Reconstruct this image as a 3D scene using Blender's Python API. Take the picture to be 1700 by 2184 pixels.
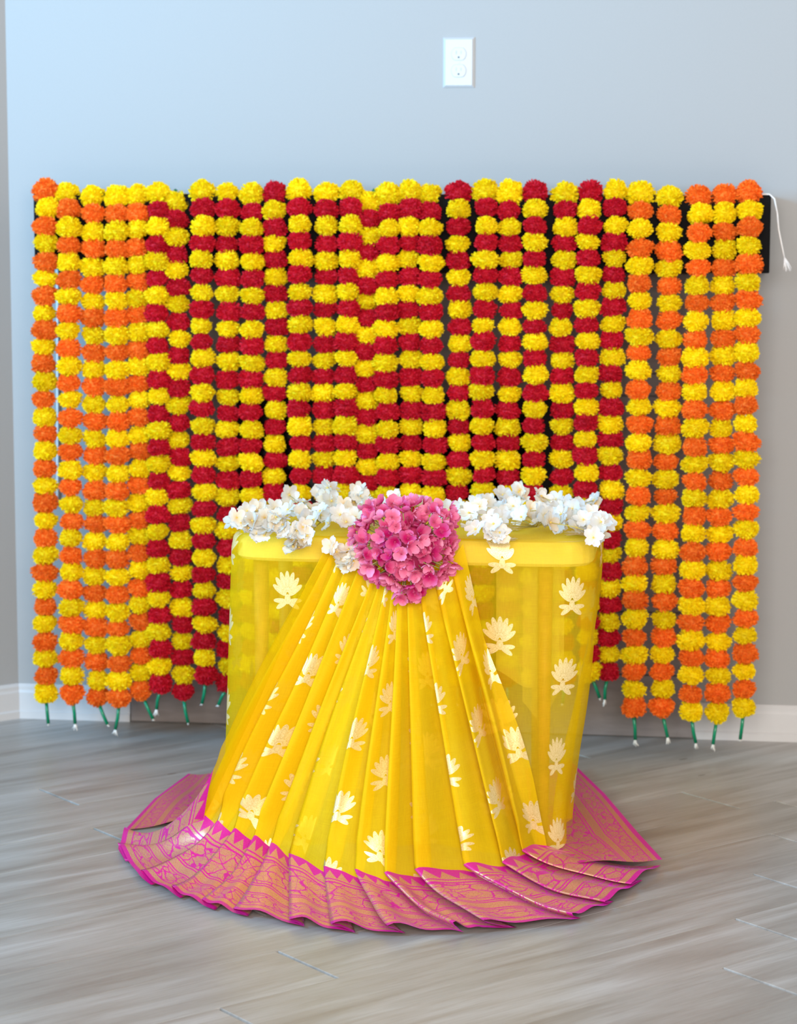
import bpy, bmesh, math, random
from mathutils import Vector, Matrix, Euler
scene = bpy.context.scene
for o in list(bpy.data.objects): bpy.data.objects.remove(o)
C = scene.collection
PI = math.pi; S2 = 2 ** -.5

# ---------------------------------------------------------------- camera
FPX = 4908.45; YAW = .123478; PITCH = .132433; ROLL = .00264
CAM = Vector((.528648, -5.363567, 1.244206))
fw = Vector((-math.sin(YAW)*math.cos(PITCH), math.cos(YAW)*math.cos(PITCH), -math.sin(PITCH)))
r0 = Vector((math.cos(YAW), math.sin(YAW), 0)); u0 = r0.cross(fw)
rt = r0*math.cos(ROLL) + u0*math.sin(ROLL); up = u0*math.cos(ROLL) - r0*math.sin(ROLL)
cd = bpy.data.cameras.new('camera'); cam = bpy.data.objects.new('camera', cd); C.objects.link(cam)
cd.sensor_fit = 'HORIZONTAL'; cd.sensor_width = 24.0; cd.lens = FPX/1700*24
m = Matrix((rt, up, -fw)).transposed().to_4x4(); m.translation = CAM; cam.matrix_world = m
cd.dof.use_dof = True; cd.dof.focus_distance = 4.12; cd.dof.aperture_fstop = 4.5
cd.clip_start = .05
scene.camera = cam

def ray(x, y):
    return fw + rt*((x-850)/FPX) - up*((y-1092)/FPX)
def at(x, y, Y):                      # the point of the plane y = Y that the photo shows at pixel x, y
    d = ray(x, y); return CAM + d*((Y-CAM.y)/d.y)
def onz(x, y, z=0.0):                 # the same for the horizontal plane at height z
    d = ray(x, y); return CAM + d*((z-CAM.z)/d.z)

# ---------------------------------------------------------------- world, light, exposure
w = bpy.data.worlds.new('world'); scene.world = w; w.use_nodes = True
bg = w.node_tree.nodes['Background']; bg.inputs[0].default_value = (1.0, .925, .87, 1); bg.inputs[1].default_value = .52
def area(name, loc, target, sx, sy, power, col, spread=180):
    l = bpy.data.lights.new(name, 'AREA'); l.shape = 'RECTANGLE'; l.size = sx; l.size_y = sy
    l.energy = power; l.color = col; l.spread = math.radians(spread)
    o = bpy.data.objects.new(name, l); C.objects.link(o); o.location = loc
    o.rotation_euler = (Vector(target)-Vector(loc)).to_track_quat('-Z', 'Y').to_euler()
    return o
area('left_window_skylight', (-2.75, -2.55, 1.85), (.1, -.35, 2.25), 1.5, 1.0, 88, (.21, .60, 1.0), 118)
area('front_warm_fill', (.7, -6.6, 2.1), (.3, -.3, .4), 3.2, 1.8, 240, (1.0, .965, .92))  # added warm fill behind the camera, brightens the lower wall
scene.view_settings.view_transform = 'Standard'; scene.view_settings.look = 'None'
scene.view_settings.gamma = 1; scene.view_settings.use_curve_mapping = False
scene.view_settings.exposure = 0.28
scene.cycles.transparent_max_bounces = 32
scene.cycles.max_bounces = 8

# ---------------------------------------------------------------- node helpers
class NT:
    def __init__(s, name):
        s.m = bpy.data.materials.new(name); s.m.use_nodes = True; s.t = s.m.node_tree
        s.t.nodes.clear(); s.out = s.t.nodes.new('ShaderNodeOutputMaterial')
    def n(s, typ, **kw):
        nd = s.t.nodes.new('ShaderNode'+typ)
        for k, v in kw.items(): setattr(nd, k, v)
        return nd
    def l(s, a, b): s.t.links.new(a, b)
    def put(s, sock, v):
        if hasattr(v, 'is_output') or isinstance(v, bpy.types.NodeSocket): s.l(v, sock)
        else:
            if isinstance(v, (tuple, list)) and len(v) == 3 and sock.type == 'RGBA': v = (*v, 1)
            sock.default_value = v
    def math(s, op, a, b=None, c=None, clamp=False):
        nd = s.n('Math', operation=op); nd.use_clamp = clamp
        for i, v in enumerate((a, b, c)):
            if v is not None: s.put(nd.inputs[i], v)
        return nd.outputs[0]
    def mix(s, f, a, b):
        nd = s.n('Mix', data_type='RGBA')
        s.put(nd.inputs[0], f); s.put(nd.inputs[6], a); s.put(nd.inputs[7], b); return nd.outputs[2]
    def noise(s, vec, scale, detail=4, rough=.55, dist=0.0):
        nd = s.n('TexNoise'); s.put(nd.inputs['Vector'], vec); nd.inputs['Scale'].default_value = scale
        nd.inputs['Detail'].default_value = detail; nd.inputs['Roughness'].default_value = rough
        nd.inputs['Distortion'].default_value = dist; return nd.outputs[0]
    def ramp(s, f, stops):
        nd = s.n('ValToRGB'); s.put(nd.inputs[0], f); e = nd.color_ramp.elements
        while len(e) < len(stops): e.new(.5)
        for i, (p, c) in enumerate(stops):
            e[i].position = p; e[i].color = (*c, 1) if len(c) == 3 else c
        return nd.outputs[0]
    def band(s, v, a, b):             # 1 where a < v < b
        return s.math('MULTIPLY', s.math('GREATER_THAN', v, a), s.math('LESS_THAN', v, b))
    def bsdf(s, **kw):
        nd = s.n('BsdfPrincipled')
        for k, v in kw.items(): s.put(nd.inputs[k.replace('_', ' ')], v)
        return nd
    def bump(s, h, strength=.3, dist=.002):
        nd = s.n('Bump'); nd.inputs['Strength'].default_value = strength; nd.inputs['Distance'].default_value = dist
        s.put(nd.inputs['Height'], h); return nd.outputs[0]
    def done(s, sh): s.l(sh, s.out.inputs[0]); return s.m
    def coord(s, k='Object'): return s.n('TexCoord').outputs[k]
    def mapping(s, vec, sc=(1, 1, 1), loc=(0, 0, 0)):
        nd = s.n('Mapping'); s.put(nd.inputs[0], vec); nd.inputs['Scale'].default_value = sc
        nd.inputs['Location'].default_value = loc; return nd.outputs[0]
    def xyz(s, v):
        nd = s.n('SeparateXYZ'); s.put(nd.inputs[0], v); return nd.outputs

def plain(name, col, rough=.5, metal=0.0, var=.06, scale=40, bump=0.0, spec=.5):
    t = NT(name); co = t.coord(); nz = t.noise(co, scale)
    lo = tuple(max(0, c*(1-var)) for c in col); hi = tuple(min(1, c*(1+var)) for c in col)
    b = t.bsdf(Base_Color=t.ramp(nz, [(.3, lo), (.7, hi)]), Roughness=rough, Metallic=metal)
    b.inputs['Specular IOR Level'].default_value = spec
    if bump: t.l(t.bump(nz, bump), b.inputs['Normal'])
    return t.done(b.outputs[0])

M = {}
M['wall'] = plain('wall_paint', (.375, .370, .362), .75, var=.012, scale=220, bump=.04)
M['trim'] = plain('white_trim_paint', (.61, .60, .595), .35, var=.01)
M['plate'] = plain('white_plastic', (.53, .55, .57), .35, var=.01)
M['dark'] = plain('dark_slot', (.05, .09, .09), .6)
M['slot'] = plain('grey_slot', (.42, .44, .46), .6)
M['black'] = plain('black_mantel_paint', (.004, .0035, .004), .75, var=.2, scale=12, spec=.12)
M['blackmetal'] = plain('black_metal', (.008, .008, .008), .5, spec=.2)
M['soot'] = plain('black_firebox', (.006, .006, .006), .8)
M['grout'] = plain('grout', (.30, .27, .26), .85)
M['thread'] = plain('white_thread', (.78, .76, .72), .8)
M['cord'] = plain('white_cord', (.85, .85, .85), .6)
M['tube'] = plain('green_plastic_tube', (.0, .22, .10), .25, var=.15)
M['cream'] = plain('cream_tabletop', (.86, .80, .66), .5)
M['wood'] = plain('tan_wood', (.55, .27, .09), .5, var=.2)
M['stem'] = plain('flower_wire', (.50, .40, .06), .5)
M['gstem'] = plain('green_flower_wire', (.30, .34, .10), .5)
M['joint_highlight'] = plain('pale_joint_highlight', (.85, .87, .9), .7)  # pale floor base paints the bevel highlight into the plank end joints

def tile_mat():
    t = NT('grey_tile'); co = t.coord(); rnd = t.n('ObjectInfo').outputs['Random']
    nz = t.noise(t.mapping(co, (3, 3, 14)), 4, 6)
    c = t.ramp(nz, [(.3, (.21, .175, .165)), (.7, (.27, .232, .22))])
    b = t.bsdf(Base_Color=c, Roughness=.55); return t.done(b.outputs[0])
M['tile'] = tile_mat()

def plank_mat():
    t = NT('grey_oak_plank'); co = t.coord(); rnd = t.n('ObjectInfo').outputs['Random']
    off = t.n('CombineXYZ'); t.put(off.inputs[0], t.math('MULTIPLY', rnd, 37.0)); t.put(off.inputs[1], t.math('MULTIPLY', rnd, 91.0))
    add = t.n('VectorMath', operation='ADD'); t.l(co, add.inputs[0]); t.l(off.outputs[0], add.inputs[1]); v = add.outputs[0]
    broad = t.noise(t.mapping(v, (1.3, 11, 1)), 1.6, 3, .5, .6)
    grain = t.noise(t.mapping(v, (3, 70, 1)), 2.2, 6, .65, .35)
    fine = t.noise(t.mapping(v, (9, 330, 1)), 3, 3, .6)
    c = t.ramp(broad, [(.28, (.245, .215, .19)), (.48, (.325, .298, .272)), (.72, (.425, .405, .385))])
    c = t.mix(t.math('MULTIPLY', t.ramp(grain, [(.38, (1, 1, 1)), (.55, (0, 0, 0))]), .27), c, (.19, .16, .135))
    c = t.mix(t.math('MULTIPLY', t.ramp(fine, [(.5, (0, 0, 0)), (.75, (1, 1, 1))]), .22), c, (.55, .52, .49))
    kn = t.n('TexVoronoi', feature='F1'); t.l(t.mapping(v, (2.2, 6.5, 1)), kn.inputs['Vector']); kn.inputs['Scale'].default_value = 1.2
    c = t.mix(t.math('MULTIPLY', t.math('LESS_THAN', kn.outputs['Distance'], .035), .6), c, (.12, .09, .07))
    tint = t.mix(rnd, (.96, 1.0, 1.02), (1.17, 1.21, 1.25))
    mm = t.n('Mix', data_type='RGBA', blend_type='MULTIPLY'); mm.inputs[0].default_value = 1
    t.l(c, mm.inputs[6]); t.l(tint, mm.inputs[7])
    b = t.bsdf(Base_Color=mm.outputs[2], Roughness=t.math('MULTIPLY_ADD', grain, .15, .30))
    t.l(t.bump(grain, .12, .0006), b.inputs['Normal'])
    return t.done(b.outputs[0])
M['plank'] = plank_mat()

def flower_mat(name, lo, mid, hi, tr=.28):
    t = NT(name); co = t.coord(); rnd = t.n('ObjectInfo').outputs['Random']
    nz = t.noise(co, 260, 3, .7)
    c = t.ramp(nz, [(.25, lo), (.5, mid), (.78, hi)])
    hs = t.n('HueSaturation'); t.l(c, hs.inputs['Color']); t.put(hs.inputs['Value'], t.math('MULTIPLY_ADD', rnd, .12, .94))
    b = t.bsdf(Base_Color=hs.outputs[0], Roughness=.62)
    b.inputs['Specular IOR Level'].default_value = .25
    tl = t.n('BsdfTranslucent'); t.l(hs.outputs[0], tl.inputs[0])
    mx = t.n('MixShader'); mx.inputs[0].default_value = tr; t.l(b.outputs[0], mx.inputs[1]); t.l(tl.outputs[0], mx.inputs[2])
    return t.done(mx.outputs[0])
M['yellow'] = flower_mat('yellow_marigold', (.92, .66, .0), (1.0, .78, .0), (1.0, .86, .02))
M['orange'] = flower_mat('orange_marigold', (.85, .15, .008), (1.0, .22, .018), (1.0, .33, .05))
M['red'] = flower_mat('red_marigold', (.50, .003, .016), (.66, .006, .026), (.85, .04, .08))

def petal_mat(name, stops, scale, tr=.3):
    t = NT(name); co = t.coord(); x = t.xyz(co)
    r = t.math('SQRT', t.math('ADD', t.math('MULTIPLY', x[0], x[0]), t.math('MULTIPLY', x[1], x[1])))
    f = t.math('ADD', t.math('DIVIDE', r, scale), t.math('MULTIPLY_ADD', t.noise(co, 180, 3), .3, -.15))
    c = t.ramp(f, stops); rnd = t.n('ObjectInfo').outputs['Random']
    hs = t.n('HueSaturation'); t.l(c, hs.inputs['Color']); t.put(hs.inputs['Value'], t.math('MULTIPLY_ADD', rnd, .34, .74))
    t.put(hs.inputs['Saturation'], t.math('MULTIPLY_ADD', rnd, -.3, 1.1))
    b = t.bsdf(Base_Color=hs.outputs[0], Roughness=.5)
    tl = t.n('BsdfTranslucent'); t.l(hs.outputs[0], tl.inputs[0])
    mx = t.n('MixShader'); mx.inputs[0].default_value = tr; t.l(b.outputs[0], mx.inputs[1]); t.l(tl.outputs[0], mx.inputs[2])
    return t.done(mx.outputs[0])
M['pink'] = petal_mat('pink_petal', [(.05, (.58, .006, .13)), (.40, (.84, .04, .23)), (1.0, (.98, .26, .50))], .0150)
M['white'] = petal_mat('white_petal', [(.05, (.95, .80, .45)), (.35, (.92, .87, .74)), (.8, (.87, .875, .87))], .0155, .35)
M['peach'] = petal_mat('peach_petal', [(.05, (.95, .70, .35)), (.45, (.95, .80, .58)), (.9, (.93, .88, .78))], .0155, .35)
M['floretc'] = plain('yellow_flower_centre', (.80, .55, .10), .6)
M['pinkc'] = plain('magenta_flower_centre', (.5, .02, .12), .6)

def ellipse(t, a, b, cx, cy, A, B, ang):    # 1 at the centre of a leaf shape, 0 on its outline
    c, s_ = math.cos(ang), math.sin(ang)
    da = t.math('SUBTRACT', a, cx); db = t.math('SUBTRACT', b, cy)
    p = t.math('ADD', t.math('MULTIPLY', da, c/A), t.math('MULTIPLY', db, s_/A))
    q = t.math('ADD', t.math('MULTIPLY', da, -s_/B), t.math('MULTIPLY', db, c/B))
    return t.math('SUBTRACT', 1.0, t.math('ADD', t.math('MULTIPLY', p, p), t.math('MULTIPLY', q, q)))

def sari_mat(name, cover):
    t = NT(name); uv = t.n('UVMap').outputs[0]; x = t.xyz(uv)
    PU, PV = .27, .155                      # motif repeat in metres, half drop
    mask = None
    for du, dv in ((0, 0), (.5, .5)):
        a = t.math('MULTIPLY', t.math('SUBTRACT', t.math('FRACT', t.math('ADD', t.math('DIVIDE', x[0], PU), du+20.25)), .5), PU)
        b = t.math('MULTIPLY', t.math('SUBTRACT', t.math('FRACT', t.math('ADD', t.math('DIVIDE', x[1], PV), dv+20.15)), .5), PV)
        parts = []
        for ang, L, by in ((0, .046, -.004), (.27, .045, -.004), (-.27, .045, -.004), (.54, .041, -.006), (-.54, .041, -.006), (.84, .035, -.008), (-.84, .035, -.008)):
            parts.append(ellipse(t, a, b, math.sin(ang)*L*.56, by+math.cos(ang)*L*.56, .0050, L*.46, -ang))
        for ang in (1.5, -1.5, 2.25, -2.25):
            parts.append(ellipse(t, a, b, math.sin(ang)*.013, -.016+math.cos(ang)*.011, .0048, .0125, -ang))
        parts.append(ellipse(t, a, b, 0, -.012, .0055, .010, 0))
        for p in parts: mask = p if mask is None else t.math('MAXIMUM', mask, p)
    gold = t.math('GREATER_THAN', mask, .08)
    etch = t.math('MULTIPLY', t.math('GREATER_THAN', t.math('FRACT', t.math('MULTIPLY', mask, 2.6)), .80), gold)
    wv = t.noise(t.mapping(uv, (40, 900, 1)), 1, 2); wv2 = t.noise(t.mapping(uv, (900, 40, 1)), 1, 2)
    weave = t.math('ADD', wv, wv2)
    ycol = t.ramp(t.math('MULTIPLY', weave, .5), [(.3, (1.0, .66, .0)), (.7, (1.0, .75, .002))])
    df = t.n('BsdfDiffuse'); t.l(ycol, df.inputs[0])
    tl = t.n('BsdfTranslucent'); t.l(ycol, tl.inputs[0])
    gl = t.bsdf(Base_Color=(.95, .62, .05), Roughness=.5)
    m1 = t.n('MixShader'); m1.inputs[0].default_value = .26; t.l(df.outputs[0], m1.inputs[1]); t.l(tl.outputs[0], m1.inputs[2])
    m1b = t.n('MixShader'); m1b.inputs[0].default_value = .12; t.l(m1.outputs[0], m1b.inputs[1]); t.l(gl.outputs[0], m1b.inputs[2])
    tp = t.n('BsdfTransparent'); tp.inputs[0].default_value = (1, .92, .45, 1)
    m2 = t.n('MixShader'); t.put(m2.inputs[0], t.math('MULTIPLY_ADD', weave, .12, cover)); t.l(tp.outputs[0], m2.inputs[1]); t.l(m1b.outputs[0], m2.inputs[2])
    gn = t.noise(t.mapping(uv, (300, 1500, 1)), 1, 2)
    gb = t.bsdf(Base_Color=t.mix(t.math('MULTIPLY', etch, .55), t.ramp(gn, [(.35, (.76, .54, .17)), (.65, (.97, .82, .44))]), (.55, .36, .06)), Roughness=.38, Metallic=.35)
    m3 = t.n('MixShader'); t.put(m3.inputs[0], t.math('MULTIPLY', gold, .93)); t.l(m2.outputs[0], m3.inputs[1]); t.l(gb.outputs[0], m3.inputs[2])
    return t.done(m3.outputs[0])
M['sari'] = sari_mat('sheer_yellow_silk', .30)
M['sari_pleat'] = sari_mat('doubled_yellow_silk', .50)   # the pleats lie in doubled cloth

def border_mat():
    t = NT('magenta_gold_brocade'); uv = t.n('UVMap').outputs[0]; x = t.xyz(uv); u, v = x[0], x[1]
    wn = t.n('TexNoise'); t.l(t.mapping(uv, (9, 3.0, 1)), wn.inputs['Vector']); wn.inputs['Scale'].default_value = 2.2
    sc = t.n('VectorMath', operation='SCALE'); t.l(wn.outputs['Color'], sc.inputs[0]); sc.inputs['Scale'].default_value = .35
    ad = t.n('VectorMath', operation='ADD'); t.l(t.mapping(uv, (13, 3.9, 1)), ad.inputs[0]); t.l(sc.outputs[0], ad.inputs[1])
    def veins(scale, thr):
        vo = t.n('TexVoronoi', feature='DISTANCE_TO_EDGE'); t.l(ad.outputs[0], vo.inputs['Vector']); vo.inputs['Scale'].default_value = scale
        return t.math('GREATER_THAN', vo.outputs['Distance'], thr)
    big = t.math('MULTIPLY', veins(1.9, .036), veins(4.4, .022))
    small = t.math('MULTIPLY', veins(3.2, .045), veins(6.5, .02))
    tri = t.math('ABSOLUTE', t.math('SUBTRACT', t.math('FRACT', t.math('MULTIPLY', u, 34)), .5))        # temple teeth
    teeth = t.math('GREATER_THAN', t.math('DIVIDE', v, .13), t.math('MULTIPLY_ADD', tri, 1.5, .25))
    pat = t.math('MULTIPLY', teeth, t.math('LESS_THAN', v, .14))
    for a, b, msk in ((.155, .18, 1.0), (.20, .52, big), (.535, .55, 1.0), (.565, .66, 1.0), (.675, .69, 1.0), (.70, .87, small), (.885, .945, 1.0)):
        pat = t.math('MAXIMUM', pat, t.math('MULTIPLY', t.band(v, a, b), msk))
    thr = t.noise(t.mapping(uv, (1400, 60, 1)), 1, 2)
    gcol = t.ramp(thr, [(.3, (.52, .19, .11)), (.7, (.80, .41, .25))])
    gold = t.bsdf(Base_Color=gcol, Roughness=.34, Metallic=.45)
    mag = t.bsdf(Base_Color=t.ramp(thr, [(.3, (.50, .004, .17)), (.7, (.66, .010, .30))]), Roughness=.42)
    t.put(mag.inputs['Sheen Weight'], .3); t.put(mag.inputs['Sheen Tint'], (.95, .1, .9)); t.put(mag.inputs['Sheen Roughness'], .35)
    t.put(gold.inputs['Sheen Weight'], .08); t.put(gold.inputs['Sheen Tint'], (.95, .2, .8))
    mx = t.n('MixShader'); t.l(pat, mx.inputs[0]); t.l(mag.outputs[0], mx.inputs[1]); t.l(gold.outputs[0], mx.inputs[2])
    return t.done(mx.outputs[0])
M['border'] = border_mat()

def lining_mat():
    t = NT('cream_inner_cloth'); co = t.coord()
    b = t.bsdf(Base_Color=t.ramp(t.noise(t.mapping(co, (20, 20, 400)), 2), [(.3, (.80, .68, .3)), (.7, (.90, .80, .45))]), Roughness=.6)
    tp = t.n('BsdfTransparent'); mx = t.n('MixShader'); mx.inputs[0].default_value = .45
    t.l(tp.outputs[0], mx.inputs[1]); t.l(b.outputs[0], mx.inputs[2]); return t.done(mx.outputs[0])
M['lining'] = lining_mat()
M['glass'] = plain('black_glass', (.004, .004, .004), .12, spec=.3)

# ---------------------------------------------------------------- mesh helpers
def mesh_obj(name, verts, faces, mat, parent=None, smooth=False, uvs=None):
    me = bpy.data.meshes.new(name); me.from_pydata([tuple(v) for v in verts], [], faces); me.update()
    if smooth: me.polygons.foreach_set('use_smooth', [True]*len(me.polygons))
    if uvs is not None:
        l = me.uv_layers.new(name='UVMap'); idx = [lp.vertex_index for lp in me.loops]
        l.data.foreach_set('uv', [c for i in idx for c in uvs[i]])
    if mat: me.materials.append(M[mat] if isinstance(mat, str) else mat)
    o = bpy.data.objects.new(name, me); C.objects.link(o)
    if parent: o.parent = parent
    return o
def bm_obj(name, bm, mat, parent=None, smooth=False):
    me = bpy.data.meshes.new(name); bm.to_mesh(me); bm.free()
    if smooth: me.polygons.foreach_set('use_smooth', [True]*len(me.polygons))
    me.materials.append(M[mat])
    o = bpy.data.objects.new(name, me); C.objects.link(o)
    if parent: o.parent = parent
    return o
def box_bm(x0, x1, y0, y1, z0, z1, bev=0.0, seg=2):
    bm = bmesh.new(); bmesh.ops.create_cube(bm, size=1)
    for v in bm.verts: v.co = Vector(((x0+x1)/2+v.co.x*(x1-x0), (y0+y1)/2+v.co.y*(y1-y0), (z0+z1)/2+v.co.z*(z1-z0)))
    if bev: bmesh.ops.bevel(bm, geom=bm.edges[:], offset=bev, segments=seg, affect='EDGES', profile=.7)
    return bm
def tube_data(pts, rad, n=8, cap=True):
    pts = [Vector(p) for p in pts]; V = []; F = []
    rads = rad if isinstance(rad, (list, tuple)) else [rad]*len(pts)
    prev = None
    for i, p in enumerate(pts):
        d = (pts[min(i+1, len(pts)-1)]-pts[max(i-1, 0)]).normalized()
        a = d.orthogonal().normalized() if prev is None else (prev-d*prev.dot(d)).normalized()
        prev = a; b = d.cross(a)
        for k in range(n):
            th = 2*PI*k/n; V.append(p+(a*math.cos(th)+b*math.sin(th))*rads[i])
    for i in range(len(pts)-1):
        for k in range(n): F.append((i*n+k, i*n+(k+1) % n, (i+1)*n+(k+1) % n, (i+1)*n+k))
    if cap: F.append(tuple(range(n-1, -1, -1))); F.append(tuple((len(pts)-1)*n+k for k in range(n)))
    return V, F
def tube(name, pts, rad, mat, parent=None, n=8):
    V, F = tube_data(pts, rad, n); return mesh_obj(name, V, F, mat, parent, True)
def join(datas):
    V = []; F = []
    for v, f in datas:
        k = len(V); V += list(v); F += [tuple(i+k for i in q) for q in f]
    return V, F
def lathe(name, prof, n, mat, parent=None, centre=(0, 0)):
    V = []; F = []
    for r, z in prof:
        for k in range(n): V.append((centre[0]+r*math.cos(2*PI*k/n), centre[1]+r*math.sin(2*PI*k/n), z))
    for i in range(len(prof)-1):
        for k in range(n): F.append((i*n+k, i*n+(k+1) % n, (i+1)*n+(k+1) % n, (i+1)*n+k))
    return mesh_obj(name, V, F, mat, parent, True)
def empty(name, loc=(0, 0, 0)):
    o = bpy.data.objects.new(name, None); C.objects.link(o); o.location = loc; o.empty_display_size = .05; return o
def tag(o, label=None, cat=None, group=None, kind=None):
    if label: o['label'] = label
    if cat: o['category'] = cat
    if group: o['group'] = group
    if kind: o['kind'] = kind
    return o
def put(o, parent):                    # parent that keeps world coordinates of a mesh made in world space
    o.parent = parent; o.matrix_parent_inverse = Matrix.Translation(-parent.location); return o

# ---------------------------------------------------------------- the room
XC = -1.072                            # the corner where the fireplace wall meets the diagonal left wall
H = 2.75
wb = bm_obj('wall_back', box_bm(XC, 3.2, 0, .12, 0, H), 'wall')
tag(wb, 'pale grey painted wall behind the fireplace and garlands', 'wall', kind='structure')
LW = 4.2
a = Vector((XC, 0)); d = Vector((-S2, -S2)); nrm = Vector((-S2, S2)); b = a+d*LW
V = [(*a, 0), (*b, 0), (*(b+nrm*.12), 0), (*(a+nrm*.12), 0)]; V += [(x, y, H) for x, y, _ in V]
wl = mesh_obj('wall_left', V, [(0, 1, 2, 3), (7, 6, 5, 4), (0, 4, 5, 1), (1, 5, 6, 2), (2, 6, 7, 3), (3, 7, 4, 0)], 'wall')
tag(wl, 'pale grey painted diagonal wall at the left edge', 'wall', kind='structure')

def baseboard(name, p, q, nrm, label):
    # profile: 83 mm tall, eased cap and a small shoe at the floor
    prof = [(0, 0), (.016, 0), (.016, .017), (.012, .021), (.012, .064), (.009, .070), (.009, .078), (.004, .085), (0, .085)]
    V = []
    for e in (p, q):
        for o_, z in prof: V.append((e[0]+nrm[0]*o_, e[1]+nrm[1]*o_, z))
    n = len(prof); F = [(i, (i+1) % n, n+(i+1) % n, n+i) for i in range(n)]+[tuple(range(n-1, -1, -1)), tuple(range(n, 2*n))]
    return tag(mesh_obj(name, V, F, 'trim'), label, 'baseboard', kind='structure')
HL, HR = -.790, .565                   # tile surround
off = .016*math.tan(PI/8)
baseboard('baseboard_left', (XC, 0), tuple(a+d*LW), (S2, -S2), 'white baseboard along the diagonal left wall')
baseboard('baseboard_back', (XC, 0), (HL-.001, 0), (0, -1), 'white baseboard between the corner and the fireplace tiles')
baseboard('baseboard_right', (HR+.001, 0), (3.2, 0), (0, -1), 'white baseboard right of the fireplace tiles')

# floor: planks at 45 degrees to the fireplace wall, 172 mm wide, 1.2 m long
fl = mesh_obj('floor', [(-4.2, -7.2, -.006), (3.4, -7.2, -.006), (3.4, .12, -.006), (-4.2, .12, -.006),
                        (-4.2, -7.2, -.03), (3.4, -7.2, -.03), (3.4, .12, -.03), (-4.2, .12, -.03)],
              [(0, 1, 2, 3), (7, 6, 5, 4), (0, 4, 5, 1), (1, 5, 6, 2), (2, 6, 7, 3), (3, 7, 4, 0)], 'joint_highlight')
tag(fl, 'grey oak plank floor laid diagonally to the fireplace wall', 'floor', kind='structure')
PW, PL = .172, 1.2
ends = {0: -1.28, 1: -1.511, 2: -.538, 3: -.746, -1: .12, -5: -1.132}
rnd = random.Random(5)
def clip(poly, fn):
    out = []
    for i in range(len(poly)):
        p, q = poly[i], poly[(i+1) % len(poly)]; fp, fq = fn(p), fn(q)
        if fp >= 0: out.append(p)
        if (fp > 0) != (fq > 0) and fp != fq:
            t_ = fp/(fp-fq); out.append((p[0]+(q[0]-p[0])*t_, p[1]+(q[1]-p[1])*t_))
    return out
ca, sa = S2, S2
plank_cache = {}
for k in range(-18, 40):
    b0 = 1.091+PW*k; e0 = ends.get(k, rnd.uniform(0, PL))
    for j in range(-8, 9):
        a0 = e0+PL*j; ac, bc = a0+PL/2, b0+PW/2
        # a along (S2,S2), b along (S2,-S2)
        cx, cy = (ac+bc)*S2, (ac-bc)*S2
        if cx < -3.3 or cx > 2.3 or cy < -4.6 or cy > .6: continue
        ge, gs = .0030, .00025  # end gaps widened so the painted highlight line shows
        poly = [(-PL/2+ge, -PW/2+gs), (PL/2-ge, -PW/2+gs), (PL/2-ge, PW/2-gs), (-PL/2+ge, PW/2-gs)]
        W = lambda p: (cx+p[0]*S2-p[1]*S2*-1*-1, cy+p[0]*S2+p[1]*S2)
        W = lambda p: (cx+(p[0]-p[1])*S2, cy+(p[0]+p[1])*S2)
        n0 = len(poly); full = list(poly)
        poly = clip(poly, lambda p: -.001-W(p)[1])
        if len(poly) < 3: continue
        poly = clip(poly, lambda p: (W(p)[0]-XC)-W(p)[1]-.002)
        if len(poly) < 3: continue
        bev = .0009
        key = 'full' if poly == full else None
        if key and key in plank_cache:
            o = bpy.data.objects.new('plank', plank_cache[key]); C.objects.link(o)
        else:
            mx_ = sum(p[0] for p in poly)/len(poly); my_ = sum(p[1] for p in poly)/len(poly); n = len(poly)
            V = [(x, y, -.006) for x, y in poly]+[(x, y, -bev) for x, y in poly]
            V += [(x-bev*(1 if x > mx_ else -1), y-bev*.4*(1 if y > my_ else -1), 0) for x, y in poly]
            F = [tuple(range(2*n, 3*n))]
            for r_ in (0, n): F += [(r_+i, r_+(i+1) % n, r_+n+(i+1) % n, r_+n+i) for i in range(n)]
            o = mesh_obj('plank', V, F, 'plank')
            if key: plank_cache[key] = o.data
        o.location = (cx, cy, 0); o.rotation_euler = (0, 0, PI/4); o.parent = fl

# ---------------------------------------------------------------- fireplace
fp = empty('fireplace', ((HL+HR)/2, -.002, 0)); tag(fp, 'grey tiled fireplace surround with black firebox behind the garlands', 'fireplace')
TT = .014
FX0 = at(508, 950, -.01).x; FX1 = at(1180, 950, -.01).x
FZ1 = at(850, 838, -.01).z; FZ0 = .155
MZ0 = 1.094
put(bm_obj('surround_backing', box_bm(HL, HR, -.006, -.001, 0, MZ0-.001), 'grout'), fp)
G = .0015
def tile(x0, x1, z0, z1):
    put(bm_obj('tile', box_bm(x0+G, x1-G, -TT, -.0061, z0+G, z1-G, .001, 1), 'tile'), fp)
zs = [0, .155, .305-.0, .46, .615, FZ1, MZ0-.002]
zs = [0.001, .150, .30, .45, FZ1, .86, MZ0-.002]
for i in range(len(zs)-1):
    z0, z1 = zs[i], zs[i+1]
    if z1 <= FZ1+1e-6 and z0 >= .149:
        xl = [HL, FX0-.03] if i % 2 else [HL, FX0-.03]
        tile(HL, FX0, z0, z1); tile(FX1, HR, z0, z1)
    else:
        st = .61; x = HL-(i % 2)*.3; 
        while x < HR-1e-4:
            tile(max(x, HL), min(x+st, HR), z0, z1); x += st
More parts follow.
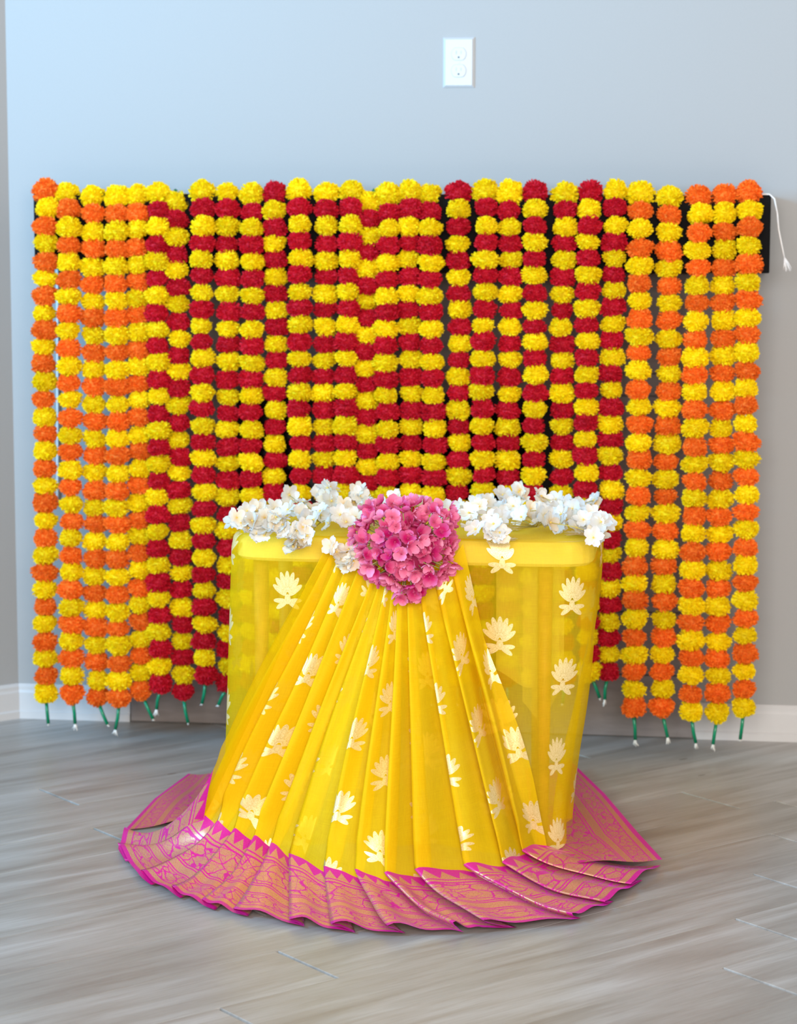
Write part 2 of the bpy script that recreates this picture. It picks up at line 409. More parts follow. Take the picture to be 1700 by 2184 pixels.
# firebox insert
fr = .03
bm = box_bm(FX0+.001, FX0+fr, -.030, -.0062, FZ0-.003, FZ1-.001)
for bx_ in ((FX1-fr, FX1-.001, FZ0-.003, FZ1-.001), (FX0+fr, FX1-fr, FZ1-fr, FZ1-.001), (FX0+fr, FX1-fr, FZ0-.003, FZ0+fr)):
    b2 = box_bm(bx_[0], bx_[1], -.030, -.0062, bx_[2], bx_[3]); me_ = bpy.data.meshes.new('t'); b2.to_mesh(me_); b2.free(); bm.from_mesh(me_)
put(bm_obj('firebox_frame', bm, 'blackmetal'), fp)
put(bm_obj('firebox_glass', box_bm(FX0+fr, FX1-fr, -.014, -.0062, FZ0+fr, FZ1-fr), 'glass'), fp)
b2 = bmesh.new()
for i in range(9):
    z = FZ0+.004+i*.0028
louv = [box_bm(FX0+fr+.02, FX1-fr-.02, -.034, -.0302, FZ0+.004+i*.008, FZ0+.008+i*.008) for i in range(3)]
for l_ in louv:
    me_ = bpy.data.meshes.new('t'); l_.to_mesh(me_); l_.free(); b2.from_mesh(me_)
put(bm_obj('vent_louvres', b2, 'blackmetal'), fp)

MD = .17                                # mantel depth
mL = at(71, 415, -MD).x; mR = at(1645, 418, -MD).x; mZ1 = at(1645, 416, -MD).z; mZ0 = at(1641, 583, -MD).z
ml = bm_obj('mantel_shelf', box_bm(mL, mR, -MD, -.0005, mZ0, mZ1, .002, 1), 'black')
tag(ml, 'long black box mantel shelf that the garlands hang from', 'mantel shelf')

# ---------------------------------------------------------------- wall outlet
oz = at(979, 133.5, 0).z; ox = at(979, 133.5, 0).x
ot = empty('wall_outlet', (ox, 0, oz)); tag(ot, 'white double power outlet high on the wall', 'outlet')
PWx, PHz = .0365, .0575
V = [(-PWx, 0, -PHz), (PWx, 0, -PHz), (PWx, 0, PHz), (-PWx, 0, PHz)]
i1, i2 = .001, .0058
V += [(sx*(PWx-i1), -.002, sz*(PHz-i1)) for sx, sz in ((-1, -1), (1, -1), (1, 1), (-1, 1))]
V += [(sx*(PWx-i2), -.0065, sz*(PHz-i2)) for sx, sz in ((-1, -1), (1, -1), (1, 1), (-1, 1))]
F = [(8, 9, 10, 11)]
for r_ in (0, 4): F += [(r_+i, r_+(i+1) % 4, r_+4+(i+1) % 4, r_+4+i) for i in range(4)]
F.append((3, 2, 1, 0))
mesh_obj('cover_plate', V, F, 'plate', ot)
def recept(zc):
    n = 28; ring = []
    for k in range(n):
        th = 2*PI*k/n; x = .0172*math.cos(th); z = .0172*math.sin(th)
        ring.append((x, max(-.0142, min(.0142, z))))
    V = [(x*1.04, -.0064, zc+z*1.04) for x, z in ring]+[(x, -.0082, zc+z) for x, z in ring]+[(x*.95, -.0086, zc+z*.95) for x, z in ring]
    F = [(k, (k+1) % n, n+(k+1) % n, n+k) for k in range(n)]+[(n+k, n+(k+1) % n, 2*n+(k+1) % n, 2*n+k) for k in range(n)]+[tuple(range(2*n, 3*n))]
    r_ = mesh_obj('receptacle', V, F, 'plate', ot)
    for sx, h in ((-.0055, .0042), (.0055, .0035)):
        bm_obj('slot', box_bm(sx-.0010, sx+.0010, -.0089, -.0083, zc+.0035-h, zc+.0035+h), 'slot', r_)
    V = [(0, -.0089, 0)]; n = 12
    V, F = tube_data([(0, -.0080, zc-.0075), (0, -.0090, zc-.0075)], .0022, 12); mesh_obj('ground_hole', V, F, 'dark', r_)
recept(.0190); recept(-.0190)
V, F = tube_data([(0, -.0060, 0), (0, -.0078, 0)], .0028, 12); mesh_obj('screw', V, F, 'plate', ot)

# ---------------------------------------------------------------- marigold garlands
def pom_mesh(name, seed, R=.0282, flat=.86, n=520):
    rg = random.Random(seed); V = []; F = []
    # fuzzy core
    nu, nv = 14, 9
    for i in range(nv+1):
        ph = PI*i/nv
        for k in range(nu):
            th = 2*PI*k/nu; rr = R*.80*(1+rg.uniform(-.06, .06))
            V.append(Vector((rr*math.sin(ph)*math.cos(th), rr*math.sin(ph)*math.sin(th), rr*math.cos(ph)*flat)))
    for i in range(nv):
        for k in range(nu): F.append((i*nu+k, i*nu+(k+1) % nu, (i+1)*nu+(k+1) % nu, (i+1)*nu+k))
    ga = PI*(3-math.sqrt(5))
    for i in range(n):
        z = 1-2*(i+.5)/n; q = math.sqrt(max(0, 1-z*z)); th = ga*i
        d = Vector((q*math.cos(th)+rg.gauss(0, .10), q*math.sin(th)+rg.gauss(0, .10), z+rg.gauss(0, .10))).normalized()
        t1 = d.orthogonal().normalized(); t1 = (Matrix.Rotation(rg.uniform(0, 2*PI), 3, d) @ t1); t2 = d.cross(t1)
        L = rg.uniform(.92, 1.08)*(1+.06*math.sin(3*th+seed)*q+.05*math.sin(seed*1.7+5*z)+.05*math.sin(7*d.x+seed)); wd = rg.uniform(.055, .10)*R; bend = t2*rg.uniform(-.16, .16)*R
        def sq(p): return Vector((p.x, p.y, p.z*flat))
        base = d*R*.66; mid = d*R*(.66+L)/2+bend*.3; tip = d*R*L+bend
        k = len(V)
        for p, wq in ((base, .55), (mid, 1.0), (tip, 1.15)):
            V.append(sq(p+t1*wd*wq)); V.append(sq(p-t1*wd*wq))
        V.append(sq(tip+d*R*.05+t2*R*.03))
        F += [(k, k+1, k+3, k+2), (k+2, k+3, k+5, k+4), (k+4, k+5, k+6)]
    me = bpy.data.meshes.new(name); me.from_pydata([tuple(v) for v in V], [], F); me.update()
    return me
POM = {}
for col in ('yellow', 'orange', 'red'):
    POM[col] = []
    for i in range(6):
        me = pom_mesh(col+'_marigold', 11+i*7+len(col)); me.materials.append(M[col]); POM[col].append(me)
GY = -MD-.030
# top x, y / middle x / bottom x, y / colour of the topmost flower / second colour / tube end px (or None)
GD = [
 (100, 409, 95, 100, 1477, 'orange', 'yellow', (103, 1543), 0), (143, 412, 150, 154, 1478, 'yellow', 'orange', (160, 1543), 1),
 (198, 421, 202, 208, 1485, 'yellow', 'orange', (229, 1545), 0), (250, 421, 250, 254, 1487, 'yellow', 'orange', (246, 1555), 1),
 (294, 418, 297, 301, 1470, 'yellow', 'orange', (326, 1533), 0), (338, 414, 337, 341, 1456, 'yellow', 'red', (334, 1512), 1),
 (375, 434, 383, 390, 1473, 'yellow', 'red', (401, 1541), 0), (431, 411, 433, 438, 1438, 'yellow', 'red', (431, 1500), 0),
 (485, 412, 487, 487, 1455, 'yellow', 'red', (466, 1503), 0), (538, 416, 537, 536, 1450, 'yellow', 'red', (540, 1510), 0),
 (587, 414, 587, 586, 1440, 'red', 'yellow', (590, 1500), 0), (639, 408, 640, 642, 1440, 'yellow', 'red', (640, 1500), 0),
 (697, 413, 692, 692, 1440, 'yellow', 'red', (690, 1500), 0), (749, 409, 738, 738, 1440, 'yellow', 'red', (740, 1500), 0),
 (787, 433, 781, 780, 1452, 'yellow', 'red', (780, 1510), 0), (828, 418, 825, 825, 1445, 'yellow', 'red', (825, 1505), 0),
 (874, 412, 875, 874, 1440, 'yellow', 'red', (874, 1500), 0), (915, 417, 924, 922, 1445, 'yellow', 'red', (922, 1500), 0),
 (979, 412, 978, 976, 1440, 'red', 'yellow', (976, 1500), 0), (1036, 409, 1030, 1028, 1440, 'yellow', 'red', (1028, 1500), 0),
 (1088, 413, 1086, 1084, 1442, 'yellow', 'red', (1084, 1500), 0), (1142, 411, 1139, 1136, 1440, 'red', 'yellow', (1136, 1500), 0),
 (1206, 414, 1197, 1200, 1440, 'yellow', 'red', (1200, 1500), 0), (1260, 412, 1250, 1257, 1428, 'red', 'yellow', (1279, 1488), 0),
 (1312, 409, 1303, 1297, 1431, 'yellow', 'red', (1290, 1491), 1), (1365, 415, 1361, 1350, 1507, 'yellow', 'orange', (1355, 1577), 1),
 (1428, 422, 1423, 1410, 1507, 'yellow', 'orange', (1424, 1572), 1), (1492, 421, 1481, 1475, 1517, 'orange', 'yellow', (1484, 1584), 1),
 (1546, 418, 1538, 1528, 1518, 'orange', 'yellow', (1521, 1587), 1), (1598, 411, 1592, 1588, 1507, 'orange', 'yellow', (1579, 1576), 0)]
ORD = ['', 'second', 'third', 'fourth', 'fifth', 'sixth', 'seventh', 'eighth', 'ninth', 'tenth', 'eleventh', 'twelfth', 'thirteenth', 'fourteenth', 'fifteenth']
TOPTUBE = {6: (373, 409), 14: (797, 408), 4: (272, 412)}
NF = 30
rg = random.Random(21)
for gi, (tx, ty, mx, bx, by, c1, c2, tube_end, tuft) in enumerate(GD):
    top = at(tx, ty, -MD+.004)
    g = empty('marigold_garland', top)
    other = c2 if c1 == 'yellow' else c1
    if gi == 0: where = 'at the far left end of the mantel'
    elif gi == 29: where = 'at the far right end of the mantel'
    elif gi < 15: where = ORD[gi]+' garland from the left'
    else: where = ORD[29-gi]+' garland from the right'
    tag(g, '%s and yellow marigold garland, %s' % (other, where), 'garland', 'marigold garlands hanging from the mantel')
    pts = []
    ph = rg.uniform(0, 6); sway = rg.uniform(1.0, 3.2) if 5 <= gi <= 24 else rg.uniform(.6, 1.8)
    for i in range(NF):
        f = i/(NF-1); y = ty+(by-ty)*f+(rg.uniform(-2.2, 2.2) if 0 < i < NF-1 else 0)
        x = (1-f)*(1-2*f)*tx+4*f*(1-f)*mx+f*(2*f-1)*bx
        if i: x += sway*math.sin(ph+f*11)+rg.uniform(-1.6, 1.6)
        Y = -MD+.004 if i == 0 else (-MD-.022 if i == 1 else GY)
        P = at(x, y, Y-(.012*(gi % 2) if i > 1 else 0)+rg.uniform(-.004, .003)*(i > 1)); pts.append(P)
        col = c1 if i % 2 == 0 else c2
        o = bpy.data.objects.new('marigold', rg.choice(POM[col])); C.objects.link(o); o.parent = g
        o.location = P-top
        s_ = rg.uniform(.90, 1.03)*(1.06 if i == 0 else 1.0)
        if 4 <= gi <= 24: s_ *= .97
        o.scale = (s_*rg.uniform(.95, 1.06), s_*rg.uniform(.95, 1.06), s_*rg.uniform(.93, 1.08)*(1.1 if i in (0, NF-1) else 1))
        o.rotation_euler = (rg.gauss(0, .10), rg.gauss(0, .16), rg.uniform(0, 2*PI))
    # end: thread, green tube, sometimes a frayed white tuft
    e = at(*tube_end, GY); last = pts[-1]
    k = last.lerp(e, .30); k.x = last.x+(e.x-last.x)*.18
    V, F = tube_data([p-top for p in pts[::3]]+[last-top, k-top], .0011, 5); mesh_obj('string', V, F, 'thread', g, True)
    mid = k.lerp(e, .5)+Vector((rg.uniform(-.002, .002), -.001, 0))
    V, F = tube_data([k-top, mid-top, e-top], .0040, 10); mesh_obj('green_tube', V, F, 'tube', g, True)
    if gi in TOPTUBE:
        q = at(*TOPTUBE[gi], -MD+.03); V, F = tube_data([q-top+Vector((-.004, .004, -.004)), q-top+Vector((.003, 0, .004))], .0042, 10); mesh_obj('green_tube', V, F, 'tube', g, True)
    parts = []
    nst = 9 if tuft else 4; ln = .016 if tuft else .006
    d = (e-mid).normalized()
    for s_ in range(nst):
        dd = (d+Vector((rg.uniform(-.45, .45), rg.uniform(-.45, .45), rg.uniform(-.15, .15)))).normalized()
        p1 = e+dd*ln*.5+Vector((rg.uniform(-.001, .001), 0, 0)); p2 = e+dd*ln*rg.uniform(.8, 1.15)+Vector((rg.uniform(-.004, .004), 0, 0))
        parts.append(tube_data([e-d*.003-top, p1-top, p2-top], [.0016, .0014, .0007], 5))
    V, F = join(parts); mesh_obj('frayed_thread', V, F, 'thread', g, True)

# loose white cord at the right end of the mantel, and one behind the left garlands
def cordpts(px, Y):
    return [at(x, y, Y) for x, y in px]
cp = [Vector((mR-.02, -MD-.002, mZ1+.0016)), Vector((mR-.004, -MD-.002, mZ1+.0017))]+cordpts([(1652, 424), (1658, 455), (1661, 490), (1668, 525), (1673, 549)], -MD-.002)
wc = empty('tie_cord', cp[0]); tag(wc, 'loose white cord with frayed tassel at the right mantel end', 'cord')
V, F = tube_data([p-cp[0] for p in cp], .0018, 7); mesh_obj('cord', V, F, 'cord', wc, True)
parts = []; e = cp[-1]
for s_ in range(16):
    q = at(1679+rg.uniform(-9, 9), 577+rg.uniform(-6, 3), -MD-.002+rg.uniform(-.006, .006)); q1 = e.lerp(q, .5)+Vector((rg.uniform(-.002, .002), 0, 0))
    parts.append(tube_data([e-cp[0], q1-cp[0], q-cp[0]], [.0016, .0013, .0008], 5))
V, F = join(parts); mesh_obj('tassel', V, F, 'cord', wc, True)
cp = [at(123, 600+i*60, -.006-.002*(i % 2)) for i in range(9)]; cp[0].z = mZ0-.001
wc2 = mesh_obj('white_power_cable', *tube_data(cp, .0035, 8), 'cord', None, True)
tag(wc2, 'thin white cord running down the wall behind the two leftmost garlands', 'cord')

# ---------------------------------------------------------------- side table
YF = -1.13; TD = .19                    # front edge of the table, half depth
xl, xr = at(480, 1150, YF).x, at(1279, 1154, YF).x
TC = Vector(((xl+xr)/2, YF+TD, 0)); TA = (xr-xl)/2-.012; TZ = at(885, 1149, YF).z-.004
def rs(th, grow=0.0, n=9.0):            # rounded rectangle, th from the front, positive to the right
    return 1/((abs(math.sin(th))/(TA+grow))**n+(abs(math.cos(th))/(TD+grow))**n)**(1/n)
tb = empty('side_table', (TC.x, TC.y, 0)); tag(tb, 'cream-topped side table with wooden legs under the yellow sari', 'table')
th_ = .045; V = []; F = []; n = 128
prof = [(-.006, TZ-th_), (0, TZ-th_+.006), (0, TZ-.008), (-.008, TZ)]
for g_, z in prof:
    for k in range(n):
        th = 2*PI*k/n; r = rs(th, g_); V.append((r*math.sin(th), -r*math.cos(th), z))
for j in range(len(prof)-1):
    for k in range(n): F.append((j*n+k, j*n+(k+1) % n, (j+1)*n+(k+1) % n, (j+1)*n+k))
F += [tuple(range(n-1, -1, -1)), tuple(range((len(prof)-1)*n, len(prof)*n))]
mesh_obj('tabletop', V, F, 'cream', tb)
for lx, ly in ((-.295, -.13), (.25, -.13), (.22, .14), (-.295, .14)):
    V, F = tube_data([(lx, ly, TZ-th_+.001), (lx, ly, .3), (lx, ly, 0)], [.015, .0125, .010], 12)
    mesh_obj('leg', V, F, 'wood', tb, True)

# ---------------------------------------------------------------- sari
sr = empty('sari', (TC.x, TC.y, 0))
tag(sr, 'sheer yellow silk sari with gold lotus motifs and magenta border draped over the table', 'sari')
def smooth(x): x = max(0., min(1., x)); return x*x*(3-2*x)
def R_at(th, z):                        # radius of the hanging sheet: th from the front, positive to the right
    f = 1-max(0, min(1, z/TZ))
    r = rs(th, .010+.012*f)+.016*f*smooth((-th-.6)/.4)
    r -= .085*smooth(f)*smooth((th-.5)/1.0)*(1-smooth((th-2.2)/.5))
    r -= .045*smooth(f*3.0)*smooth((.95-abs(th+.05))/.5)
    r += (.0025+.009*f)*math.sin(th*9+1.2+f*.8)*smooth((abs(th)-.5)/.4)
    r += .004*f*math.sin(th*17+f*2)
    r += .010*smooth(f*1.6)*math.sin(th*13-5.5*f+.6)*smooth((th-.15)/.3)*(1-smooth((th-1.5)/.3))
    return r
def sheet(name, th0, th1, nth, rows, uoff):
    V = []; F = []; U = []; arc = [0.0]
    for i in range(nth):
        ta, tb_ = th0+(th1-th0)*i/nth, th0+(th1-th0)*(i+1)/nth; ra, rb = rs(ta, .01), rs(tb_, .01)
        arc.append(arc[-1]+math.hypot(ra*math.sin(ta)-rb*math.sin(tb_), ra*math.cos(ta)-rb*math.cos(tb_)))
    half = arc[nth//2]; arc = [a_-half for a_ in arc]
    for j, row in enumerate(rows):
        for i in range(nth+1):
            th = th0+(th1-th0)*i/nth; r, z = row(th)
            V.append((r*math.sin(th), -r*math.cos(th), z)); U.append((arc[i]+uoff, z) if j > 6 else (r*math.sin(th)+.03, .3-r*math.cos(th)))
    n = nth+1
    for j in range(len(rows)-1):
        for i in range(nth): F.append((j*n+i, j*n+i+1, (j+1)*n+i+1, (j+1)*n+i))
    return mesh_obj(name, V, F, 'sari', sr, True, U)
rg2 = random.Random(3)
rows = []
for r in (.05, .3, .5, .7, .85, .94):
    rows.append(lambda th, r=r: (r*rs(th), TZ+.004+.003*math.sin(th*5+r*9)*r))
for k in range(5):
    ph = k/4*PI/2
    rows.append(lambda th, ph=ph: ((rs(th, -.007)+.017*math.sin(ph)), TZ+.004-.014+.014*math.cos(ph)+.001*math.sin(th*5)))
def hang(f):
    def fn(th):
        zb = .03+(TZ-.10)*smooth((abs(th)-1.95)/.25)+.03*smooth((th-.9)/.4)*(1-smooth((th-1.35)/.4))+.004*math.sin(th*6)
        z = TZ-.012-(TZ-.012-zb)*f
        return R_at(th, z), z
    return fn
for k in range(1, 41): rows.append(hang(k/40))
sheet('drape', -PI, PI, 320, rows, .03)

# inner end of the sari folded up inside, seen through the right side
def inner(name, x0, x1, z0, z1, y, mat):
    V = []; F = []; n = 24; mrows = 12
    for j in range(mrows+1):
        f = j/mrows
        for i in range(n+1):
            g_ = i/n; x = x0+(x1-x0)*g_
            zl = z0+.05*(1-math.sin(PI*min(1, .15+g_*.8)))+.006*math.sin(g_*8)
            V.append((x, y+.010*math.sin(g_*7+f*2)+.008*f, z1+(zl-z1)*f))
    for j in range(mrows):
        for i in range(n): F.append((j*(n+1)+i, j*(n+1)+i+1, (j+1)*(n+1)+i+1, (j+1)*(n+1)+i))
    return mesh_obj(name, V, F, mat, sr, True)
inner('inner_fold', .155, .285, .335, TZ-.047, -.112, 'lining')
inner('inner_fold', .205, .275, .27, TZ-.047, -.095, 'lining')

# pleats: control points per fold edge (photo pixels -> points on the table front, above the floor, and on the floor)
PK = [ # top px, boundary px, hem px
 ((704, 1153), (457, 1650), (268, 1770)), ((716, 1158), (433, 1744), (251, 1806)), ((734, 1166), (466, 1763), (300, 1866)),
 ((752, 1178), (501, 1780), (366, 1898)), ((772, 1195), (543, 1794), (430, 1922)), ((796, 1230), (579, 1806), (497, 1938)),
 ((812, 1236), (617, 1828), (617, 1960)), ((824, 1240), (691, 1857), (706, 1973)), ((838, 1243), (757, 1866), (826, 1981)),
 ((850, 1245), (820, 1874), (966, 1978)), ((868, 1246), (884, 1866), (1030, 1973)), ((892, 1246), (988, 1853), (1220, 1955)),
 ((926, 1240), (1070, 1846), (1290, 1925)), ((958, 1200), (1112, 1822), (1345, 1885)), ((988, 1160), (1150, 1796), (1410, 1838))]
T_ = [at(*p[0], YF-.026)-TC for p in PK]
BZ = {0: .20, 1: .10, 2: .085, 3: .075, 4: .066, 5: .058}
B_ = [onz(*p[1], BZ.get(i, .050))-TC for i, p in enumerate(PK)]
O_ = [onz(*p[2], .014)-TC for p in PK]
NPL = len(PK)-1
def ctl(arr, u):
    u = max(0, min(NPL, u)); i = min(int(u), NPL-1); f = u-i
    return arr[i].lerp(arr[i+1], f)
cols = []                               # (u, offset, cloth coordinate)
OV = .38
CW = .105
jit = random.Random(9)
for k in range(NPL):
    ov = OV*jit.uniform(.7, 1.2) if k < NPL-1 else 0.0
    nf = 14
    for i in range(nf+1):
        x = (1+ov)*i/nf
        o_ = 1.0-1.25*x+.22*math.sin(min(1, x)*PI)*(1-x)
        if i == 0: o_ = .82
        cols.append((k+x, o_, (k+.62*x/(1+ov))*CW))
    if k < NPL-1:
        endo = 1.0-1.25*(1+ov)
        for i in range(1, 5):
            f = i/5; x = 1+ov-(ov+.03*(i == 4))*f
            cols.append((k+x, endo+(.75-endo)*f-.12*math.sin(f*PI), (k+.62+.38*f)*CW))
NTR = 46
V = []; F = []; U = []; last_row = []
for j in range(NTR+1):
    t_ = j/NTR
    amp = .004+.030*math.sin(min(1, t_*.97)*PI)**.9*t_**.5+.005*t_
    for (u, o_, cu) in cols:
        T, B = ctl(T_, u), ctl(B_, u)
        P = T.lerp(B, t_)
        # drop steeply first, flow outwards near the floor
        zz = T.z+(B.z-T.z)*t_
        bow = math.sin(t_*PI)*.010
        rad = Vector((P.x, P.y, 0)); rl = rad.length; rad = rad/rl if rl > 1e-6 else Vector((0, -1, 0))
        P = P-rad*bow
        # never inside the hanging sheet
        rl = math.hypot(P.x, P.y); th = math.atan2(P.x, -P.y); need = R_at(th, zz)+.008+amp*.6
        if rl < need: P += rad*(need-rl)
        bl = smooth((t_-.82)/.18)
        dirv = (rad*(1-bl)+Vector((0, 0, 1))*bl+rad*.2).normalized()
        wob = 1+.25*math.sin(u*5.3+t_*4)
        P = P+dirv*amp*o_*wob
        V.append(P); U.append((cu, (1-t_)*.62))
        if j == NTR: last_row.append(P.copy())
nc = len(cols)
for j in range(NTR):
    for i in range(nc-1): F.append((j*nc+i, j*nc+i+1, (j+1)*nc+i+1, (j+1)*nc+i))
mesh_obj('pleats', V, F, 'sari_pleat', sr, True, U)
# border
NB = 18
V = []; F = []; U = []
for j in range(NB+1):
    v = j/NB
    for i, (u, o_, cu) in enumerate(cols):
        A = last_row[i]; O = ctl(O_, u).copy()
        amp = .015*(1+.35*math.sin(u*7.1))
        O.z = .004+amp*(o_+.75)*.62
        P = A.lerp(O, v); e = v*v*(3-2*v)
        P.z = A.z+(O.z-A.z)*(1-(1-v)**2.2)+.004*math.sin(v*PI*1.5+u*2.3)*math.sin(v*PI)
        P.z = max(P.z, .002)
        V.append(P); U.append((cu*1.6, v))
for j in range(NB):
    for i in range(nc-1): F.append((j*nc+i, j*nc+i+1, (j+1)*nc+i+1, (j+1)*nc+i))
mesh_obj('border', V, F, 'border', sr, True, U)
# loose border ends lying on the floor left and right of the drape
def patch(name, inner_px, outer_px, zi, zo, ulen):
    n, mrows = 24, 14; V = []; F = []; U = []
    def along(px, z, f):
        f *= len(px)-1; i = min(int(f), len(px)-2); g_ = f-i
        return onz(px[i][0]+(px[i+1][0]-px[i][0])*g_, px[i][1]+(px[i+1][1]-px[i][1])*g_, z)-TC
    for j in range(mrows+1):
        v = j/mrows
        for i in range(n+1):
            f = i/n; P = along(inner_px, zi, f).lerp(along(outer_px, zo, f), v)
            P.z += .004*math.sin(f*7+v*5)*math.sin(v*PI); P.z = max(.002, P.z); V.append(P); U.append((f*ulen, v))
    for j in range(mrows):
        for i in range(n): F.append((j*(n+1)+i, j*(n+1)+i+1, (j+1)*(n+1)+i+1, (j+1)*(n+1)+i))
    return mesh_obj(name, V, F, 'border', sr, True, U)
patch('border', [(500, 1652), (480, 1690), (440, 1740)], [(402, 1650), (330, 1703), (266, 1770)], .010, .005, .5)
patch('border', [(1120, 1640), (1130, 1720), (1150, 1796), (1236, 1840)], [(1214, 1620), (1290, 1693), (1360, 1775), (1413, 1833)], .034, .026, .6)

# ---------------------------------------------------------------- flowers on the table
def blossom_mesh(name, npet, L, W, cup, seed, mat):
    rg = random.Random(seed); V = []; F = []
    for p in range(npet):
        th = 2*PI*p/npet+rg.uniform(-.12, .12); c, s_ = math.cos(th), math.sin(th)
        l_ = L*rg.uniform(.92, 1.08); w_ = W*rg.uniform(.9, 1.1); cu = cup*rg.uniform(.5, 1.4); tw = rg.uniform(-.4, .4)
        k = len(V); nu, nv = 5, 4
        for i in range(nu+1):
            f = i/nu
            wid = w_*(math.sin(PI*min(1, f*.80+.10))**.75)*(1 if f < .95 else .62)
            for j in range(nv+1):
                g_ = j/nv*2-1
                x = .0012+l_*f-(.10*l_*g_*g_ if i == nu else 0); y = wid*g_
                z = cu*l_*(f**1.6)+.22*w_*g_*g_*(1 if f > .2 else .3)+tw*y+.0008*math.sin(g_*6+f*5+seed)
                V.append((x*c-y*s_, x*s_+y*c, z))
        for i in range(nu):
            for j in range(nv): F.append((k+i*(nv+1)+j, k+i*(nv+1)+j+1, k+(i+1)*(nv+1)+j+1, k+(i+1)*(nv+1)+j))
    me = bpy.data.meshes.new(name); me.from_pydata(V, [], F); me.update()
    me.polygons.foreach_set('use_smooth', [True]*len(me.polygons)); me.materials.append(M[mat]); return me
def centre_mesh(name, mat, r):
    bm = bmesh.new(); bmesh.ops.create_icosphere(bm, subdivisions=1, radius=r)
    me = bpy.data.meshes.new(name); bm.to_mesh(me); bm.free(); me.materials.append(M[mat]); return me
WB = [blossom_mesh('white_blossom', 5, .0175, .0073, .25, i, 'white') for i in range(4)]
PB = [blossom_mesh('peach_blossom', 5, .0175, .0075, .25, i+20, 'peach') for i in range(3)]
KB = [blossom_mesh('pink_floret', 4, .0132, .0080, .75, i+40, 'pink') for i in range(5)]
CW_ = centre_mesh('flower_centre', 'floretc', .0018); CK = centre_mesh('flower_centre', 'pinkc', .0016)
def place(me, cm, P, nrm, parent, name, s=1.0, rg=random):
    o = bpy.data.objects.new(name, me); C.objects.link(o); o.parent = parent
    q = nrm.to_track_quat('Z', 'Y') @ Euler((0, 0, rg.uniform(0, 2*PI))).to_quaternion()
    o.rotation_mode = 'QUATERNION'; o.rotation_quaternion = q; o.location = P-parent.location; o.scale = (s, s, s)
    c = bpy.data.objects.new('flower_centre', cm); C.objects.link(c); c.parent = o; c.location = (0, 0, .0012)
    return o
LEFT = [(290, 340), (205, 395), (330, 420), (400, 330), (300, 480), (370, 520), (450, 480), (520, 320), (650, 250), (740, 270), (620, 330), (560, 390), (510, 440),
        (770, 410), (820, 340), (700, 340), (600, 520), (660, 570), (710, 640), (690, 500), (780, 540), (880, 340), (950, 440), (580, 450), (460, 400), (240, 440), (430, 540), (740, 470), (830, 410)]
LEFTB = [(920, 225), (960, 150), (870, 200), (1070, 290), (1040, 370), (1120, 340), (1090, 430), (1200, 220), (1200, 175), (1250, 270), (1240, 340), (1370, 300), (1480, 240), (1470, 290), (1150, 270), (970, 260), (1300, 350), (1160, 390)]
FRONT = [(970, 620), (1060, 730), (1110, 655), (1150, 745), (1010, 670), (1175, 690)]
RIGHT = [(440, 290), (560, 250), (510, 320), (650, 240), (650, 330), (740, 280), (770, 190), (870, 170), (830, 270), (900, 210), (960, 290), (1050, 230), (1030, 300), (1140, 260), (1220, 270),
         (1180, 330), (1260, 290), (1100, 390), (1000, 390), (930, 340), (740, 340), (690, 400), (730, 480), (680, 450), (510, 420), (1300, 330), (1340, 370), (1290, 430), (1430, 250), (1400, 320), (1470, 380),
         (1410, 440), (1450, 470), (1440, 420), (1380, 400), (1160, 400), (1060, 340), (880, 320), (1220, 370), (1500, 390), (1100, 310), (560, 440)]
RIGHTB = [(170, 250), (320, 270), (230, 290), (290, 310), (120, 270), (370, 300)]
rg = random.Random(77)
def spray(name, pxs, label, cat, mats, grp):
    P0 = []
    pxs = list(pxs)+[(x+rg.uniform(-15, 15), y+rg.uniform(-12, 9)) for x, y in pxs if rg.random() < (.75 if len(pxs) > 10 else .2)]
    for x, y in pxs:
        h = rg.uniform(.018, .042); P = onz(x, y, TZ+h)
        q = P-TC; q.z = 0
        if P.y < YF-.004: P = at(x, y, YF-.056)            # hangs over the front edge
        elif P.y > YF+2*TD: P = at(x, y, YF+2*TD-.01)      # stands at the back edge
        P0.append(P)
    cx = sum((p for p in P0), Vector())/len(P0)
    g = empty(name, (cx.x, cx.y, TZ+.006)); tag(g, label, cat, grp)
    for P in P0:
        rad = Vector((P.x-cx.x, P.y-cx.y, 0)); tocam = (CAM-P).normalized()
        nrm = (tocam*rg.uniform(.3, .9)+Vector((rg.uniform(-.8, .8), rg.uniform(-.4, .4), rg.uniform(.1, .9)))).normalized()
        me = rg.choice(rg.choice(mats)); place(me, CW_, P, nrm, g, 'blossom', rg.uniform(1.0, 1.28), rg)
    # wire stems linking the blossoms
    order = sorted(P0, key=lambda p: p.x); parts = []
    low = [Vector((p.x, p.y, max(TZ+.008, min(p.z-.008, TZ+.016)))) if p.y > YF else p+Vector((0, .008, -.002)) for p in order]
    main = [low[i] for i in range(0, len(low), max(1, len(low)//6))]
    if len(main) > 1: parts.append(tube_data([p-g.location for p in main], .0011, 6))
    for p in order:
        k = min(main, key=lambda m_: (m_-p).length); md = k.lerp(p, .5)+Vector((0, 0, .004))
        parts.append(tube_data([k-g.location, md-g.location, p-g.location], .0008, 5))
    V, F = join(parts); mesh_obj('stem', V, F, 'stem', g, True)
    return g
z6 = lambda L: [(450+x/3.778, 1000+y/3.778) for x, y in L]; z7 = lambda L: [(850+x/3.4, 1000+y/3.4) for x, y in L]
grp = 'artificial blossom sprays on the table top'
spray('blossom_spray', z6(LEFT), 'white blossom spray along the left rim of the table', 'flowers', [WB, WB, WB, PB], grp)
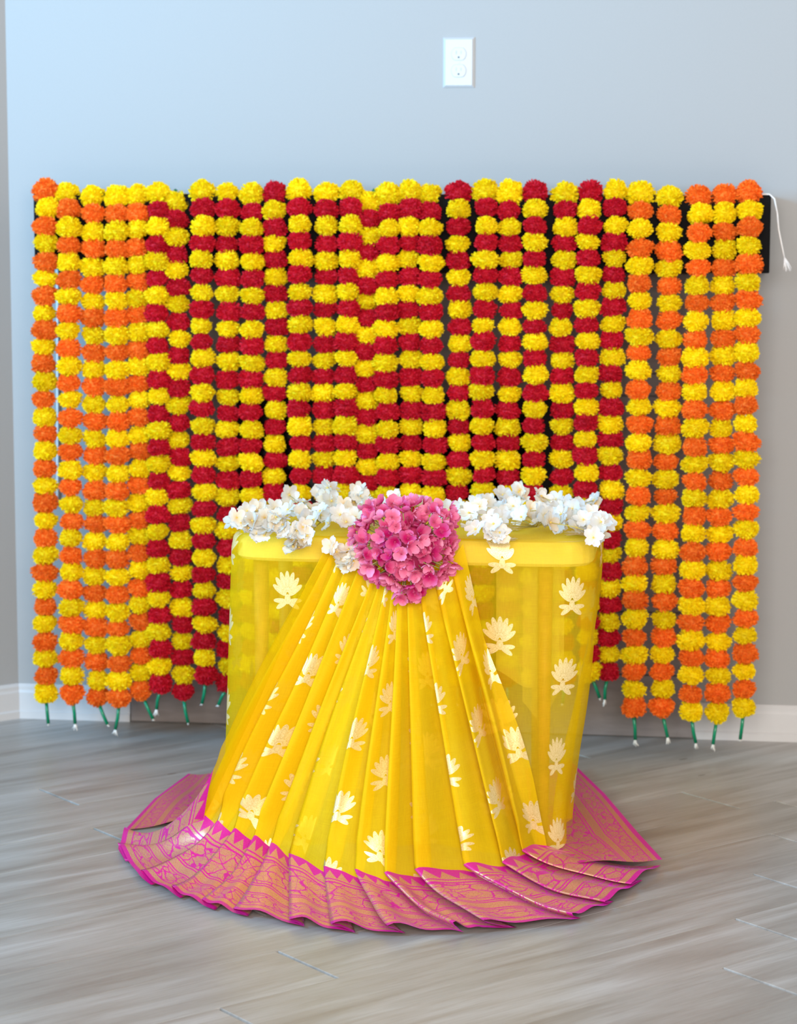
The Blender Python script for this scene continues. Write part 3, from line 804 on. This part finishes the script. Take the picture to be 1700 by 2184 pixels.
spray('blossom_spray', z6(LEFTB), 'white and cream blossom spray at the back, left of the pink bunch', 'flowers', [WB, PB], grp)
spray('blossom_spray', z6(FRONT), 'small peach blossom spray hanging over the rim left of the pink bunch', 'flowers', [PB], grp)
spray('blossom_spray', z7(RIGHTB), 'small cream blossom spray just behind the right of the pink bunch', 'flowers', [WB, PB], grp)
spray('blossom_spray', z7(RIGHT), 'large white blossom spray along the right rim of the table', 'flowers', [WB, WB, WB, PB], grp)

# pink hydrangea bunch
pc = at(868, 1170, YF-.040)
g = empty('hydrangea_bunch', pc); tag(g, 'round bunch of pink hydrangea florets hanging at the table front', 'flowers')
n = 270; ga = PI*(3-math.sqrt(5)); heads = []
for i in range(n):
    z = 1-2*(i+.5)/n; q = math.sqrt(1-z*z); th = ga*i
    d = Vector((q*math.cos(th), z*-1 if False else q*math.sin(th), z))
    if d.y > .35: continue
    lump = 1+.20*math.sin(d.x*5.3+1)*math.sin(d.z*6.1+.4)+.05*math.sin(d.x*13+d.z*11)
    P = pc+Vector((d.x*.085*lump*(1+.14*d.z)+rg.uniform(-.006, .006), d.y*.060*lump+rg.uniform(-.014, .012), d.z*.081*lump+rg.uniform(-.006, .006)))
    if d.y > 0 and P.z < TZ+.01: continue
    nr = (Vector((d.x, d.y*1.2, d.z))+Vector((rg.gauss(0, .62), rg.gauss(0, .3), rg.gauss(0, .62)))).normalized()
    place(rg.choice(KB), CK, P, nr, g, 'floret', rg.uniform(.95, 1.22), rg); heads.append(P)
parts = []
for i, P in enumerate(heads):
    parts.append(tube_data([(pc-pc)+Vector((0, .01, 0)), (P-pc)*.55+Vector((0, 0, .006*math.sin(i))), (P-pc)*.97], .0009, 5))
V, F = join(parts); mesh_obj('stem', V, F, 'gstem', g, True)
bm = bmesh.new(); bmesh.ops.create_icosphere(bm, subdivisions=3, radius=1)
for v in bm.verts:
    v.co = Vector((v.co.x*.062, v.co.y*.036, v.co.z*.058))*(1+.05*math.sin(v.co.x*19)*math.sin(v.co.z*17))
bm_obj('inner_petals', bm, 'pinkc', g, True)
